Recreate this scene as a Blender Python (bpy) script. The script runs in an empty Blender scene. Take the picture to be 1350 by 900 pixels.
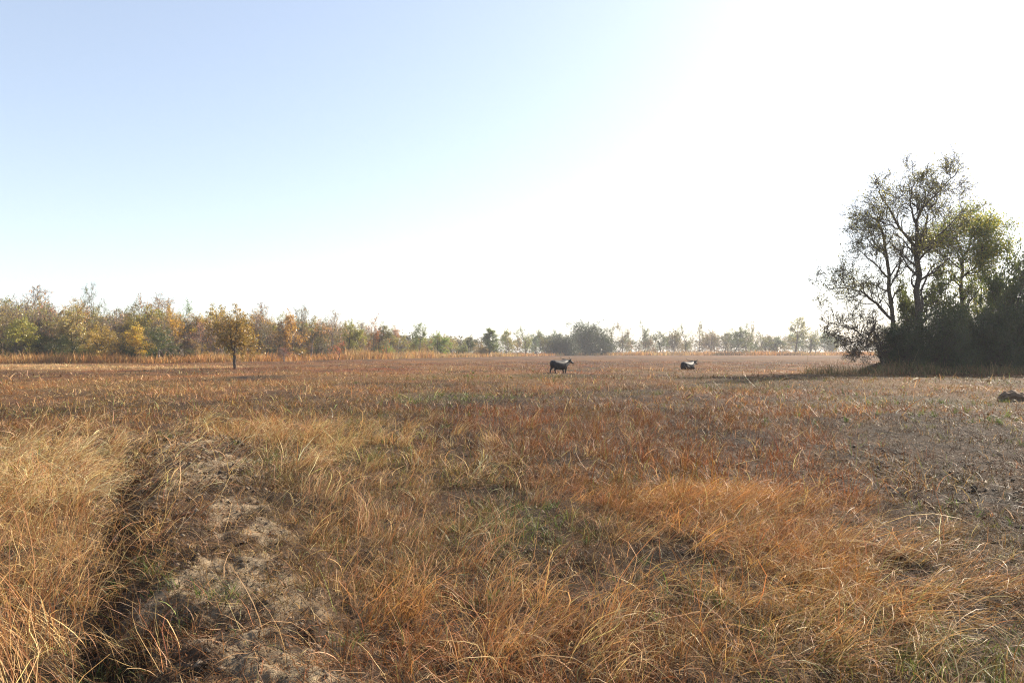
import bpy, math, random
import numpy as np
from mathutils import Vector

# ------------------------------------------------------------------ camera, sky, sun, exposure
SC = bpy.context.scene
COL = SC.collection
CAM_H = 1.7
FPX = 900.0                       # focal length in pixels of a 1350 wide frame
PITCH = math.atan(14.0 / FPX)
cam_d = bpy.data.cameras.new('camera')
cam_d.sensor_width = 36.0
cam_d.lens = 24.0
cam_d.clip_start = 0.05
cam_d.clip_end = 9000.0
cam = bpy.data.objects.new('camera', cam_d)
COL.objects.link(cam)
cam.location = (0, 0, CAM_H)
cam.rotation_euler = (math.pi / 2 + PITCH, 0, 0)
SC.camera = cam

SUN_AZ, SUN_EL = math.radians(51), math.radians(32)      # azimuth to the right of the view
S = Vector((math.sin(SUN_AZ) * math.cos(SUN_EL), math.cos(SUN_AZ) * math.cos(SUN_EL), math.sin(SUN_EL)))
world = bpy.data.worlds.new('World')
SC.world = world
world.use_nodes = True
wn, wl = world.node_tree.nodes, world.node_tree.links
bg = wn['Background']
sky = wn.new('ShaderNodeTexSky')
sky.sky_type = 'NISHITA'
sky.sun_disc = False
sky.sun_elevation = SUN_EL
sky.sun_rotation = SUN_AZ
sky.air_density = 1.0
sky.dust_density = 0.85
sky.ozone_density = 1.2
wb = wn.new('ShaderNodeMix'); wb.data_type = 'RGBA'; wb.blend_type = 'MULTIPLY'
wb.inputs['Factor'].default_value = 1.0
wb.inputs['B'].default_value = (.97, .96, .98, 1)        # white balance of the sky light
hs = wn.new('ShaderNodeHueSaturation')
hs.inputs['Saturation'].default_value = .88               # a dusty dry season sky
wl.new(sky.outputs[0], hs.inputs['Color'])
gm = wn.new('ShaderNodeGamma'); gm.inputs['Gamma'].default_value = .70    # softer step between the sun side and the far side
wl.new(hs.outputs['Color'], gm.inputs['Color'])
wl.new(gm.outputs['Color'], wb.inputs['A'])
wl.new(wb.outputs['Result'], bg.inputs[0])
bg.inputs[1].default_value = 0.135
sun_d = bpy.data.lights.new('sun', 'SUN')
sun_d.energy = 5.0
sun_d.angle = math.radians(0.6)
sun_d.color = (1.0, 0.87, 0.70)
sun = bpy.data.objects.new('sun', sun_d)
COL.objects.link(sun)
sun.rotation_euler = S.to_track_quat('Z', 'Y').to_euler()
sun.location = S * 60
SC.view_settings.view_transform = 'Standard'
SC.view_settings.look = 'None'
SC.view_settings.gamma = 1.0
SC.view_settings.use_curve_mapping = False
SC.view_settings.exposure = 1.5
SC.render.engine = 'CYCLES'
cy = SC.cycles
cy.max_bounces = 6
cy.diffuse_bounces = 3
cy.glossy_bounces = 2
cy.transmission_bounces = 4
cy.volume_bounces = 1
cy.sample_clamp_indirect = 8.0
cy.use_denoising = True
cy.denoising_prefilter = 'NONE'
cy.filter_width = 1.15

RNG = np.random.default_rng(11)
random.seed(5)


# ------------------------------------------------------------------ helpers
def dep(v):
    return math.atan((v - 450.0) / FPX) - PITCH


def dist(v):
    return CAM_H / math.tan(dep(v))


def at(u, v=None, d=None):
    """ground point seen at photo column u, at row v or at depth d"""
    if d is None:
        d = dist(v)
    return ((u - 675.0) / FPX * d, d)


def topz(v, d):
    return CAM_H - d * math.tan(dep(v))


def hash2(ix, iy, seed):
    n = (ix.astype(np.int64) * 374761393 + iy.astype(np.int64) * 668265263 + seed * 1442695041) & 0xffffffff
    n = ((n ^ (n >> 13)) * 1274126177) & 0xffffffff
    n = (n ^ (n >> 16)) & 0xffffffff
    return n / 4294967295.0


def vnoise(x, y, seed=0):
    ix, iy = np.floor(x), np.floor(y)
    fx, fy = x - ix, y - iy
    fx = fx * fx * (3 - 2 * fx)
    fy = fy * fy * (3 - 2 * fy)
    a, b = hash2(ix, iy, seed), hash2(ix + 1, iy, seed)
    c, d = hash2(ix, iy + 1, seed), hash2(ix + 1, iy + 1, seed)
    return (a * (1 - fx) + b * fx) * (1 - fy) + (c * (1 - fx) + d * fx) * fy


def fbm(x, y, octv=4, seed=0):
    s, a, t = 0.0, 1.0, 0.0
    for k in range(octv):
        s = s + a * vnoise(x * 2 ** k + 17.3 * k, y * 2 ** k - 9.1 * k, seed + k)
        t += a
        a *= 0.5
    return s / t


def smooth(a, b, x):
    t = np.clip((x - a) / (b - a), 0, 1)
    return t * t * (3 - 2 * t)


BUND = [(0.3, -3.0, .55), (-0.55, 1.5, .55), (-1.45, 3.7, .62), (-2.45, 5.6, .68), (-3.7, 8.4, .9), (-5.2, 11.4, 1.05), (-6.5, 13.6, .8)]


def bund_d(x, y):
    """signed distance across the earth bank (negative = left) over its half width, plus an end fade"""
    best = np.full(np.shape(x), 1e9)
    sgn = np.zeros(np.shape(x))
    for (x0, y0, w0), (x1, y1, w1) in zip(BUND[:-1], BUND[1:]):
        dx, dy = x1 - x0, y1 - y0
        t = np.clip(((x - x0) * dx + (y - y0) * dy) / (dx * dx + dy * dy), 0, 1)
        px, py = x0 + t * dx, y0 + t * dy
        q = np.hypot(x - px, y - py) / (w0 + t * (w1 - w0))
        s = np.sign((x - x0) * dy - (y - y0) * dx)
        m = q < best
        best = np.where(m, q, best)
        sgn = np.where(m, s, sgn)
    return best, sgn


def height(x, y):
    x, y = np.asarray(x, float), np.asarray(y, float)
    r = np.hypot(x, y)
    q, s = bund_d(x + 0.25 * (fbm(x * 1.3, y * 1.3, 2, 5) - .5), y)
    left = s < 0
    ridge = 0.15 * (1 - smooth(0.35, np.where(left, 1.05, 1.6), q))
    ditch = np.where(left, -0.13 * (.3 + 1.4 * fbm(x * 1.1, y * 1.1, 2, 77)) * np.exp(-((q - 1.15) / 0.32) ** 2), 0.0)
    near = 1 - smooth(14, 30, r)
    fine = (fbm(x * 3.1, y * 3.1, 4, 3) - .5) * 0.10 + (fbm(x * 11, y * 11, 3, 9) - .5) * 0.045
    bundfine = (fbm(x * 7, y * 7, 4, 23) - .5) * 0.12 * (q < 1.8)
    big = (fbm(x * .12 + 3, y * .12, 3, 31) - .5) * 0.35 * smooth(6, 25, r) * (1 - smooth(120, 260, r))
    h = (ridge + ditch) + (fine + bundfine) * near + big
    # bank of earth under the left side of the big tree
    bx, by = at(1178, d=57)
    h = h + 0.95 * np.exp(-(((x - bx) / 2.8) ** 2 + ((y - by) / 2.6) ** 2))
    return h


# patches of the field: centre column, centre row, half sizes in the photograph, then what grows there
# col: main blade colour, before the right trees with their shade put in; den, ht multipliers; pale: share of straw coloured blades; grn: share of green
GOLD, ORANGE, RED, BROWN, GREY, OLIVE, STRAW = (.46, .28, .10), (.60, .27, .065), (.30, .145, .07), (.28, .15, .075), (.145, .105, .075), (.17, .155, .06), (.56, .40, .19)
PATCH = [
    (675, 479, 900, 6, dict(col=(.36, .17, .08), pale=.2)),
    (90, 484, 240, 3.5, dict(col=(.95, .72, .42), pale=.9, ht=1.2, den=1.5)),
    (1210, 503, 190, 7, dict(col=(.13, .12, .06), den=.8, grn=.25, pale=.15)),  # green growth, darkened to put the tree shadow into its colour
    (850, 481, 330, 5, dict(col=RED, pale=.1)),
    (420, 487, 220, 3.5, dict(col=(.34, .15, .07), pale=.15)),
    (960, 468.0, 330, 1.1, dict(col=(.50, .25, .09), pale=.4)),
    (640, 498, 170, 4, dict(col=OLIVE, den=.8)),
    (330, 499, 90, 2.5, dict(col=GREY, den=.5)),
    (1050, 505, 250, 8, dict(col=(.24, .16, .08), den=.8, grn=.15)),
    (1220, 532, 200, 9, dict(col=(.30, .23, .09), den=.8, grn=.25)),
    (150, 515, 330, 16, dict(col=(.42, .24, .09), pale=.45)),
    (120, 548, 260, 12, dict(col=(.34, .20, .08), pale=.3, grn=.08)),
    (600, 527, 90, 9, dict(col=OLIVE, grn=.35, ht=.8, den=.9)),
    (700, 560, 300, 30, dict(col=(.30, .15, .07), pale=.15)),
    (480, 590, 110, 40, dict(col=(.33, .22, .09), pale=.35, grn=.2)),
    (1230, 590, 190, 60, dict(col=GREY, den=.65, ht=.6, pale=.22, grn=.05)),
    (1260, 720, 140, 110, dict(col=(.17, .12, .075), den=.75, ht=.7, pale=.28, grn=.08)),
    (940, 590, 180, 30, dict(col=(.28, .14, .07), pale=.2)),
    (1060, 615, 130, 30, dict(col=(.31, .16, .08), pale=.25)),
    (880, 660, 110, 30, dict(col=(.36, .17, .075), den=1.4, ht=1.1, pale=.15)),
    (950, 655, 70, 22, dict(col=ORANGE, den=1.9, ht=1.3, pale=.12)),
    (1050, 700, 100, 50, dict(col=(.38, .215, .10), den=1.35, ht=1.15, pale=.3)),
    (690, 690, 55, 34, dict(col=OLIVE, den=.35, ht=.5, grn=.5)),
    (620, 650, 60, 18, dict(col=GREY, den=.6, ht=.6, grn=.2)),
    (500, 700, 120, 70, dict(col=(.36, .19, .085), pale=.35)),
    (900, 770, 70, 50, dict(col=GREY, den=.7, ht=.8, grn=.1)),
    (1060, 800, 130, 70, dict(col=(.42, .26, .11), den=1.2, ht=1.2, pale=.5, grn=.04)),
    (620, 840, 150, 60, dict(col=(.38, .18, .08), den=1.0, pale=.4, grn=.05)),
    (1290, 880, 120, 50, dict(col=OLIVE, den=.8, ht=.7, pale=.3, grn=.3)),
    (60, 640, 130, 75, dict(col=GOLD, den=1.0, ht=1.3, pale=.85)),
    (40, 800, 110, 130, dict(col=(.40, .26, .13), den=.8, ht=1.25, pale=.6)),
    (340, 578, 120, 20, dict(col=(.44, .27, .12), den=1.1, ht=1.35, pale=.65)),
]
PW = []
for (u, v, ru, rv, prm) in PATCH:
    cx, cy_ = at(u, v)
    PW.append((cx, cy_, ru * cy_ / FPX, max(rv * cy_ * cy_ / (FPX * CAM_H), .4), prm))


def zone(x, y):
    x, y = np.asarray(x, float), np.asarray(y, float)
    n = x.shape
    r = np.hypot(x, y)
    sc = 1.0 / np.maximum(1.0, r * 0.10)
    wx = (fbm(x * sc * .8, y * sc * .8, 3, 41) - .5)
    wy = (fbm(x * sc * .8, y * sc * .8, 3, 57) - .5)
    col = np.empty(n + (3,))
    col[:] = (.31, .172, .088)
    out = {'den': np.ones(n), 'ht': np.ones(n), 'pale': np.full(n, .28), 'grn': np.full(n, .03)}
    for (cx, cy_, rx, ry, prm) in PW:
        # shear so that a patch follows the line of sight it was measured along
        q = np.sqrt(((x - cx - (y - cy_) * cx / max(cy_, 1)) / rx + wx * 1.1) ** 2 + ((y - cy_) / ry + wy * 1.1) ** 2)
        w = 1 - smooth(.55, 1.35, q)
        if 'col' in prm:
            col = col * (1 - w[..., None]) + np.array(prm['col']) * w[..., None]
        for k in out:
            if k in prm:
                out[k] = out[k] * (1 - w) + prm[k] * w
    # mottling of the field itself
    m = fbm(x * .9, y * .5, 4, 71)
    m2 = fbm(x * .22, y * .14, 3, 83)
    far = smooth(10, 40, r)
    dark = smooth(.48, .64, m) * .8 + far * smooth(.50, .62, m2) * .6
    col = col * (1 - .5 * dark[..., None])
    ol = smooth(.50, .62, fbm(x * .55 + 3, y * .38 + 40, 4, 171))[..., None] * .6
    ol = ol * .7
    col = col * (1 - ol) + np.array(OLIVE) * 1.25 * ol
    out['grn'] = out['grn'] + .10 * ol[..., 0]
    out['ht'] = out['ht'] * (.55 + .95 * fbm(x * .5 + 31, y * .3, 3, 123))
    gd = smooth(.52, .66, fbm(x * .16 + 5, y * .11 + 8, 4, 141)) * far
    col = col * (1 - .55 * gd[..., None]) + np.array([.50, .31, .14]) * .55 * gd[..., None]
    warm = smooth(.5, .7, fbm(x * .35 + 7, y * .25, 3, 97))
    col = col * (1 + warm[..., None] * np.array([.22, .02, -.12]))
    out['den'] = out['den'] * (1.0 - .5 * dark)
    q, s = bund_d(x, y)
    bare = (1 - smooth(.5, 1.0, q + (fbm(x * 2, y * 2, 3, 15) - .5) * .9))
    dit = np.exp(-((q - 1.15) / .3) ** 2) * (s < 0)
    out['den'] = out['den'] * (1 - .62 * bare) * (1 - .72 * dit)
    out['ht'] = out['ht'] * (1 - .45 * bare)
    out['bare'] = bare
    out['ditch'] = dit
    lum = col.mean(-1, keepdims=True)
    out['col'] = col * np.array([.53, .455, .36])
    return out


def link(o, parent=None):
    COL.objects.link(o)
    if parent is not None:
        o.parent = parent
    return o


def tag(o, label=None, cat=None, group=None, kind=None):
    if label: o['label'] = label
    if cat: o['category'] = cat
    if group: o['group'] = group
    if kind: o['kind'] = kind
    return o


def np_mesh(name, V, F, mat, cols=None, smooth_sh=False, extra_cols=None):
    """V (n,3), F (m,k) with one k; cols per vertex rgb"""
    me = bpy.data.meshes.new(name)
    V = np.ascontiguousarray(V, dtype=np.float32)
    F = np.ascontiguousarray(F, dtype=np.int32)
    me.vertices.add(len(V))
    me.vertices.foreach_set('co', V.ravel())
    k = F.shape[1]
    me.loops.add(F.size)
    me.loops.foreach_set('vertex_index', F.ravel())
    me.polygons.add(len(F))
    me.polygons.foreach_set('loop_start', np.arange(0, F.size, k, dtype=np.int32))
    me.polygons.foreach_set('loop_total', np.full(len(F), k, dtype=np.int32))
    if smooth_sh:
        me.polygons.foreach_set('use_smooth', np.ones(len(F), dtype=bool))
    if cols is not None:
        at_ = me.color_attributes.new('tint', 'FLOAT_COLOR', 'POINT')
        c = np.ones((len(V), 4), dtype=np.float32)
        c[:, :3] = cols
        at_.data.foreach_set('color', c.ravel())
    me.update(calc_edges=True)
    me.materials.append(mat)
    return me


def mesh_obj(name, V, F, mat, parent=None, **kw):
    return link(bpy.data.objects.new(name, np_mesh(name, V, F, mat, **kw)), parent)


# ------------------------------------------------------------------ materials
def new_mat(name):
    m = bpy.data.materials.new(name)
    m.use_nodes = True
    nt = m.node_tree
    nt.nodes.clear()
    out = nt.nodes.new('ShaderNodeOutputMaterial')
    return m, nt.nodes, nt.links, out


def blade_mat(name, trans=.35, rough=.55, spec=.25, use_obj=False, tmul=(1.1, 1.0, .8)):
    m, N, L, out = new_mat(name)
    a = N.new('ShaderNodeAttribute'); a.attribute_name = 'tint'
    src = a.outputs['Color']
    if use_obj:
        oi = N.new('ShaderNodeObjectInfo')
        mx = N.new('ShaderNodeMix'); mx.data_type = 'RGBA'; mx.blend_type = 'MULTIPLY'
        mx.inputs['Factor'].default_value = 1.0
        L.new(a.outputs['Color'], mx.inputs['A']); L.new(oi.outputs['Color'], mx.inputs['B'])
        src = mx.outputs['Result']
    p = N.new('ShaderNodeBsdfPrincipled')
    p.inputs['Roughness'].default_value = rough
    p.inputs['Specular IOR Level'].default_value = spec
    t = N.new('ShaderNodeBsdfTranslucent')
    tm = N.new('ShaderNodeMix'); tm.data_type = 'RGBA'; tm.blend_type = 'MULTIPLY'
    tm.inputs['Factor'].default_value = 1.0
    tm.inputs['B'].default_value = (*tmul, 1)
    L.new(src, tm.inputs['A'])
    ms = N.new('ShaderNodeMixShader'); ms.inputs[0].default_value = trans
    L.new(src, p.inputs['Base Color']); L.new(tm.outputs['Result'], t.inputs['Color'])
    L.new(p.outputs[0], ms.inputs[1]); L.new(t.outputs[0], ms.inputs[2])
    L.new(ms.outputs[0], out.inputs['Surface'])
    return m


def bark_mat(name, c1, c2, scale=9.0):
    m, N, L, out = new_mat(name)
    tc = N.new('ShaderNodeTexCoord')
    n = N.new('ShaderNodeTexNoise'); n.inputs['Scale'].default_value = scale; n.inputs['Detail'].default_value = 5
    r = N.new('ShaderNodeValToRGB')
    r.color_ramp.elements[0].color = (*c1, 1); r.color_ramp.elements[1].color = (*c2, 1)
    r.color_ramp.elements[0].position = .35; r.color_ramp.elements[1].position = .7
    p = N.new('ShaderNodeBsdfPrincipled'); p.inputs['Roughness'].default_value = .9
    p.inputs['Specular IOR Level'].default_value = .15
    b = N.new('ShaderNodeBump'); b.inputs['Strength'].default_value = .5; b.inputs['Distance'].default_value = .03
    L.new(tc.outputs['Object'], n.inputs['Vector']); L.new(n.outputs['Fac'], r.inputs['Fac'])
    L.new(r.outputs['Color'], p.inputs['Base Color']); L.new(n.outputs['Fac'], b.inputs['Height'])
    L.new(b.outputs[0], p.inputs['Normal']); L.new(p.outputs[0], out.inputs['Surface'])
    return m


def ground_mat():
    m, N, L, out = new_mat('soil_and_stubble')
    a = N.new('ShaderNodeAttribute'); a.attribute_name = 'tint'
    tc = N.new('ShaderNodeTexCoord')
    n1 = N.new('ShaderNodeTexNoise'); n1.inputs['Scale'].default_value = 14; n1.inputs['Detail'].default_value = 8; n1.inputs['Roughness'].default_value = .7
    n2 = N.new('ShaderNodeTexNoise'); n2.inputs['Scale'].default_value = 2.3; n2.inputs['Detail'].default_value = 5
    mr = N.new('ShaderNodeMapRange'); mr.inputs['From Min'].default_value = .3; mr.inputs['From Max'].default_value = .7
    mr.inputs['To Min'].default_value = .45; mr.inputs['To Max'].default_value = 1.45
    mr2 = N.new('ShaderNodeMapRange'); mr2.inputs['From Min'].default_value = .35; mr2.inputs['From Max'].default_value = .65
    mr2.inputs['To Min'].default_value = .7; mr2.inputs['To Max'].default_value = 1.2
    L.new(tc.outputs['Object'], n1.inputs['Vector']); L.new(tc.outputs['Object'], n2.inputs['Vector'])
    L.new(n1.outputs['Fac'], mr.inputs['Value']); L.new(n2.outputs['Fac'], mr2.inputs['Value'])
    mu = N.new('ShaderNodeMath'); mu.operation = 'MULTIPLY'
    L.new(mr.outputs[0], mu.inputs[0]); L.new(mr2.outputs[0], mu.inputs[1])
    vs = N.new('ShaderNodeVectorMath'); vs.operation = 'SCALE'
    L.new(a.outputs['Color'], vs.inputs[0]); L.new(mu.outputs[0], vs.inputs['Scale'])
    p = N.new('ShaderNodeBsdfPrincipled'); p.inputs['Roughness'].default_value = .95
    p.inputs['Specular IOR Level'].default_value = .1
    b = N.new('ShaderNodeBump'); b.inputs['Strength'].default_value = .9; b.inputs['Distance'].default_value = .03
    L.new(n1.outputs['Fac'], b.inputs['Height']); L.new(b.outputs[0], p.inputs['Normal'])
    L.new(vs.outputs[0], p.inputs['Base Color']); L.new(p.outputs[0], out.inputs['Surface'])
    return m


def plain_mat(name, c, rough=.7, c2=None, scale=6.0, spec=.3):
    m, N, L, out = new_mat(name)
    p = N.new('ShaderNodeBsdfPrincipled'); p.inputs['Roughness'].default_value = rough
    p.inputs['Specular IOR Level'].default_value = spec
    tc = N.new('ShaderNodeTexCoord'); n = N.new('ShaderNodeTexNoise'); n.inputs['Scale'].default_value = scale
    n.inputs['Detail'].default_value = 6
    mx = N.new('ShaderNodeMix'); mx.data_type = 'RGBA'
    mx.inputs['A'].default_value = (*c, 1); mx.inputs['B'].default_value = (*(c2 or c), 1)
    L.new(tc.outputs['Object'], n.inputs['Vector']); L.new(n.outputs['Fac'], mx.inputs['Factor'])
    L.new(mx.outputs['Result'], p.inputs['Base Color']); L.new(p.outputs[0], out.inputs['Surface'])
    return m


M_BLADE = blade_mat('dry_grass_blades', .26, .5, .15, tmul=(1.15, 1.0, .8))
M_GREEN = blade_mat('green_blades', .35, .5, .3, tmul=(1.0, 1.15, .6))
M_LITTER = blade_mat('straw_litter', .12, .7, .06)
M_LEAF = blade_mat('leaves', .45, .4, .5, use_obj=True, tmul=(1.15, 1.15, .55))
M_BARK = bark_mat('bark', (.045, .036, .03), (.14, .11, .09))
M_BARK_DARK = bark_mat('dark_bark', (.022, .018, .016), (.07, .055, .045))
M_BARK_PALE = bark_mat('pale_bark', (.12, .10, .085), (.30, .25, .22))
M_GROUND = ground_mat()

# ------------------------------------------------------------------ ground: one sheet to the horizon
def build_ground():
    fine = np.linspace(-1.0, 1.0, 640)
    rest = np.linspace(1.0, 2 * math.pi - 1.0, 92)[1:-1]
    ang = np.concatenate([fine, rest])
    rad = np.concatenate([[0.004, .4, .8, 1.2, 1.6], np.exp(np.linspace(math.log(1.9), math.log(30), 330)), np.exp(np.linspace(math.log(31), math.log(2400), 170))])
    A, R = np.meshgrid(ang, rad)
    X, Y = R * np.sin(A), R * np.cos(A)
    Z = height(X, Y)
    na, nr = len(ang), len(rad)
    V = np.stack([X, Y, Z], -1).reshape(-1, 3)
    i = np.arange(nr - 1)[:, None] * na + np.arange(na)[None, :]
    j = np.arange(nr - 1)[:, None] * na + (np.arange(na)[None, :] + 1) % na
    F = np.stack([i, j, j + na, i + na], -1).reshape(-1, 4)[:, ::-1]
    z = zone(V[:, 0], V[:, 1])
    r = np.hypot(V[:, 0], V[:, 1])
    soil = np.array([.068, .044, .028])
    ash = np.array([.028, .022, .018])
    sand = np.array([.25, .195, .13])
    n = fbm(V[:, 0] * 1.6, V[:, 1] * 1.6, 4, 201)
    c0 = soil * (1 - smooth(.45, .6, n)[:, None] * .6) + ash * smooth(.45, .6, n)[:, None] * .6
    b = z['bare'] * smooth(.46, .60, fbm(V[:, 0] * 1.9, V[:, 1] * 1.3, 4, 207))
    c0 = c0 * (1 - .45 * smooth(.95, .6, z['den'])[:, None] * (z['bare'] < .3)[:, None])
    c0 = c0 * (1 - b[:, None]) + sand * b[:, None]
    g = (smooth(12, 55, r) * .85)[:, None]
    cc = c0 * (1 - g) + z['col'] * .62 * g
    return tag(mesh_obj('ground', V, F, M_GROUND, cols=cc, smooth_sh=True), 'dry brown field of scorched grass and cracked soil', kind='structure')


build_ground()


# ------------------------------------------------------------------ grass
def sector(n, r0, r1, power, half=.83):
    """random points in front of the camera; power: how the number per ring grows (2 = even over the area)"""
    u = RNG.random(n)
    if abs(power) < 1e-6:
        r = r0 * (r1 / r0) ** u
    else:
        r = (r0 ** power + u * (r1 ** power - r0 ** power)) ** (1 / power)
    a = (RNG.random(n) * 2 - 1) * half
    return r * np.sin(a), r * np.cos(a)


def blades(x, y, az, L, a0, a1, w, col, K, side_spread=.9, z0=None):
    n = len(x)
    z = height(x, y) - .01 if z0 is None else z0
    P = np.zeros((n, K + 1, 3))
    P[:, 0] = np.stack([x, y, z], -1)
    swerve = RNG.normal(0, .26, n)
    for k in range(K):
        t = (k + .6) / K
        th = a0 + (a1 - a0) * t ** 1.4
        aa = az + swerve * k + RNG.normal(0, .16, n)
        st = L / K
        P[:, k + 1, 0] = P[:, k, 0] + st * np.sin(th) * np.cos(aa)
        P[:, k + 1, 1] = P[:, k, 1] + st * np.sin(th) * np.sin(aa)
        P[:, k + 1, 2] = P[:, k, 2] + st * np.cos(th)
    flat = P.reshape(-1, 3)
    hh = height(flat[:, 0], flat[:, 1]).reshape(n, K + 1)
    P[:, 1:, 2] = np.maximum(P[:, 1:, 2], hh[:, 1:] + .008 + .02 * RNG.random((n, 1)))
    b = az + math.pi / 2 + RNG.normal(0, side_spread, n)
    sd = np.stack([np.cos(b), np.sin(b), RNG.normal(0, .25, n)], -1)
    prof = 1 - .8 * (np.arange(K + 1) / K) ** 1.6
    prof[-1] = .12 if K >= 3 else .3
    off = sd[:, None, :] * (w[:, None] * prof[None, :])[..., None] * .5
    V = np.stack([P - off, P + off], 2).reshape(-1, 3)
    base = (np.arange(n) * 2 * (K + 1))[:, None]
    k = np.arange(K)[None, :] * 2
    F = np.stack([base + k, base + k + 1, base + k + 3, base + k + 2], -1).reshape(-1, 4)
    C = np.repeat(col, 2 * (K + 1), axis=0)
    return V, F, C


def merge(parts):
    Vs, Fs, Cs, o = [], [], [], 0
    for V, F, C in parts:
        Vs.append(V); Fs.append(F + o); Cs.append(C); o += len(V)
    return np.vstack(Vs), np.vstack(Fs), np.vstack(Cs)


def flow(x, y):
    """direction the grass has been laid over by wind and cattle"""
    f = (fbm(x * .33, y * .33, 3, 301) - .5) * 9.0 - .3
    lod = np.exp(-(((x - 2.8) / 2.6) ** 2 + ((y - 6.0) / 3.5) ** 2))
    return f * (1 - lod) + (-.75) * lod


def tufted(n, r0, r1, power, tufts, spread, share=.8):
    """part of the blades stand in tussocks"""
    x, y = sector(n, r0, r1, power)
    tx, ty = sector(tufts, r0, r1, power)
    k = RNG.integers(0, tufts, n)
    m = RNG.random(n) < share
    r = np.abs(RNG.normal(0, 1, n)) * spread * (.6 + .8 * hash2(k, k * 0, 7))
    a = RNG.random(n) * 2 * math.pi
    sx = np.where(m, tx[k] + r * np.cos(a), x)
    sy = np.where(m, ty[k] + r * np.sin(a), y)
    outaz = np.where(m, a, RNG.random(n) * 2 * math.pi)
    return sx, sy, outaz, np.where(m, hash2(k, k * 0 + 1, 9), RNG.random(n))


def vary(col, n, s=.18):
    b = np.exp(RNG.normal(0, s * 1.6, n))[:, None]
    h = RNG.normal(0, s * .35, (n, 3))
    return np.clip(col * b * (1 + h), .01, .75)


def field_grass():
    parts = []
    #      n      r0   r1  pow tufts spread  L     width  K
    rings = [(150000, 1.6, 9, 1.35, 4200, .07, .165, .0030, 5),
             (150000, 8.5, 20, 1.0, 7000, .11, .22, .0060, 4),
             (140000, 19, 45, .8, 9000, .2, .20, .013, 3),
             (100000, 43, 130, .7, 9000, .5, .21, .034, 2)]
    for (n, r0, r1, pw, tf, sp, L0, w0, K) in rings:
        x, y, oa, tr = tufted(n, r0, r1, pw, tf, sp)
        z = zone(x, y)
        keep = RNG.random(n) < np.clip(z['den'] * .6 * (.35 + 1.3 * smooth(.38, .62, fbm(x * 2.6, y * 2.6, 3, 611))), 0, 1)
        x, y, oa, tr = x[keep], y[keep], oa[keep], tr[keep]
        z = {k: v[keep] for k, v in z.items()}
        n = len(x)
        fl = flow(x, y)
        wgt = RNG.random(n) < .38
        az = np.where(wgt, fl + RNG.normal(0, .6, n), oa)
        pale = RNG.random(n) < z['pale'] * .75
        L = L0 * z['ht'] * np.exp(RNG.normal(0, .38, n)) * (.7 + .6 * tr)
        a0 = np.abs(RNG.normal(.2, .35, n))
        a1 = a0 + np.abs(RNG.normal(.8, .8, n)) + .4 * pale
        lay = RNG.random(n) < (.45 if K >= 4 else .62)
        a0 = np.where(lay, RNG.uniform(.7, 1.4, n), a0)
        a1 = np.where(lay, a0 + RNG.normal(.3, .3, n), a1)
        straw = np.array([.62, .43, .23])
        col = np.where(pale[:, None], z['col'] * .45 + straw * .55, z['col'] * (.55 + .6 * tr)[:, None])
        gr = RNG.random(n) < z['grn']
        col = np.where(gr[:, None], np.array([.16, .19, .06]), col)
        w = w0 * np.where(pale, 1.25, .9) * np.exp(RNG.normal(0, .25, n))
        parts.append(blades(x, y, az, L, a0, a1, w, vary(col, n, .26 if K > 2 else .2), K))
    V, F, C = merge(parts)
    tag(mesh_obj('dry_grass', V, F, M_BLADE, cols=C), 'reddish brown dry grass covering the whole field', 'grass', kind='stuff')


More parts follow.
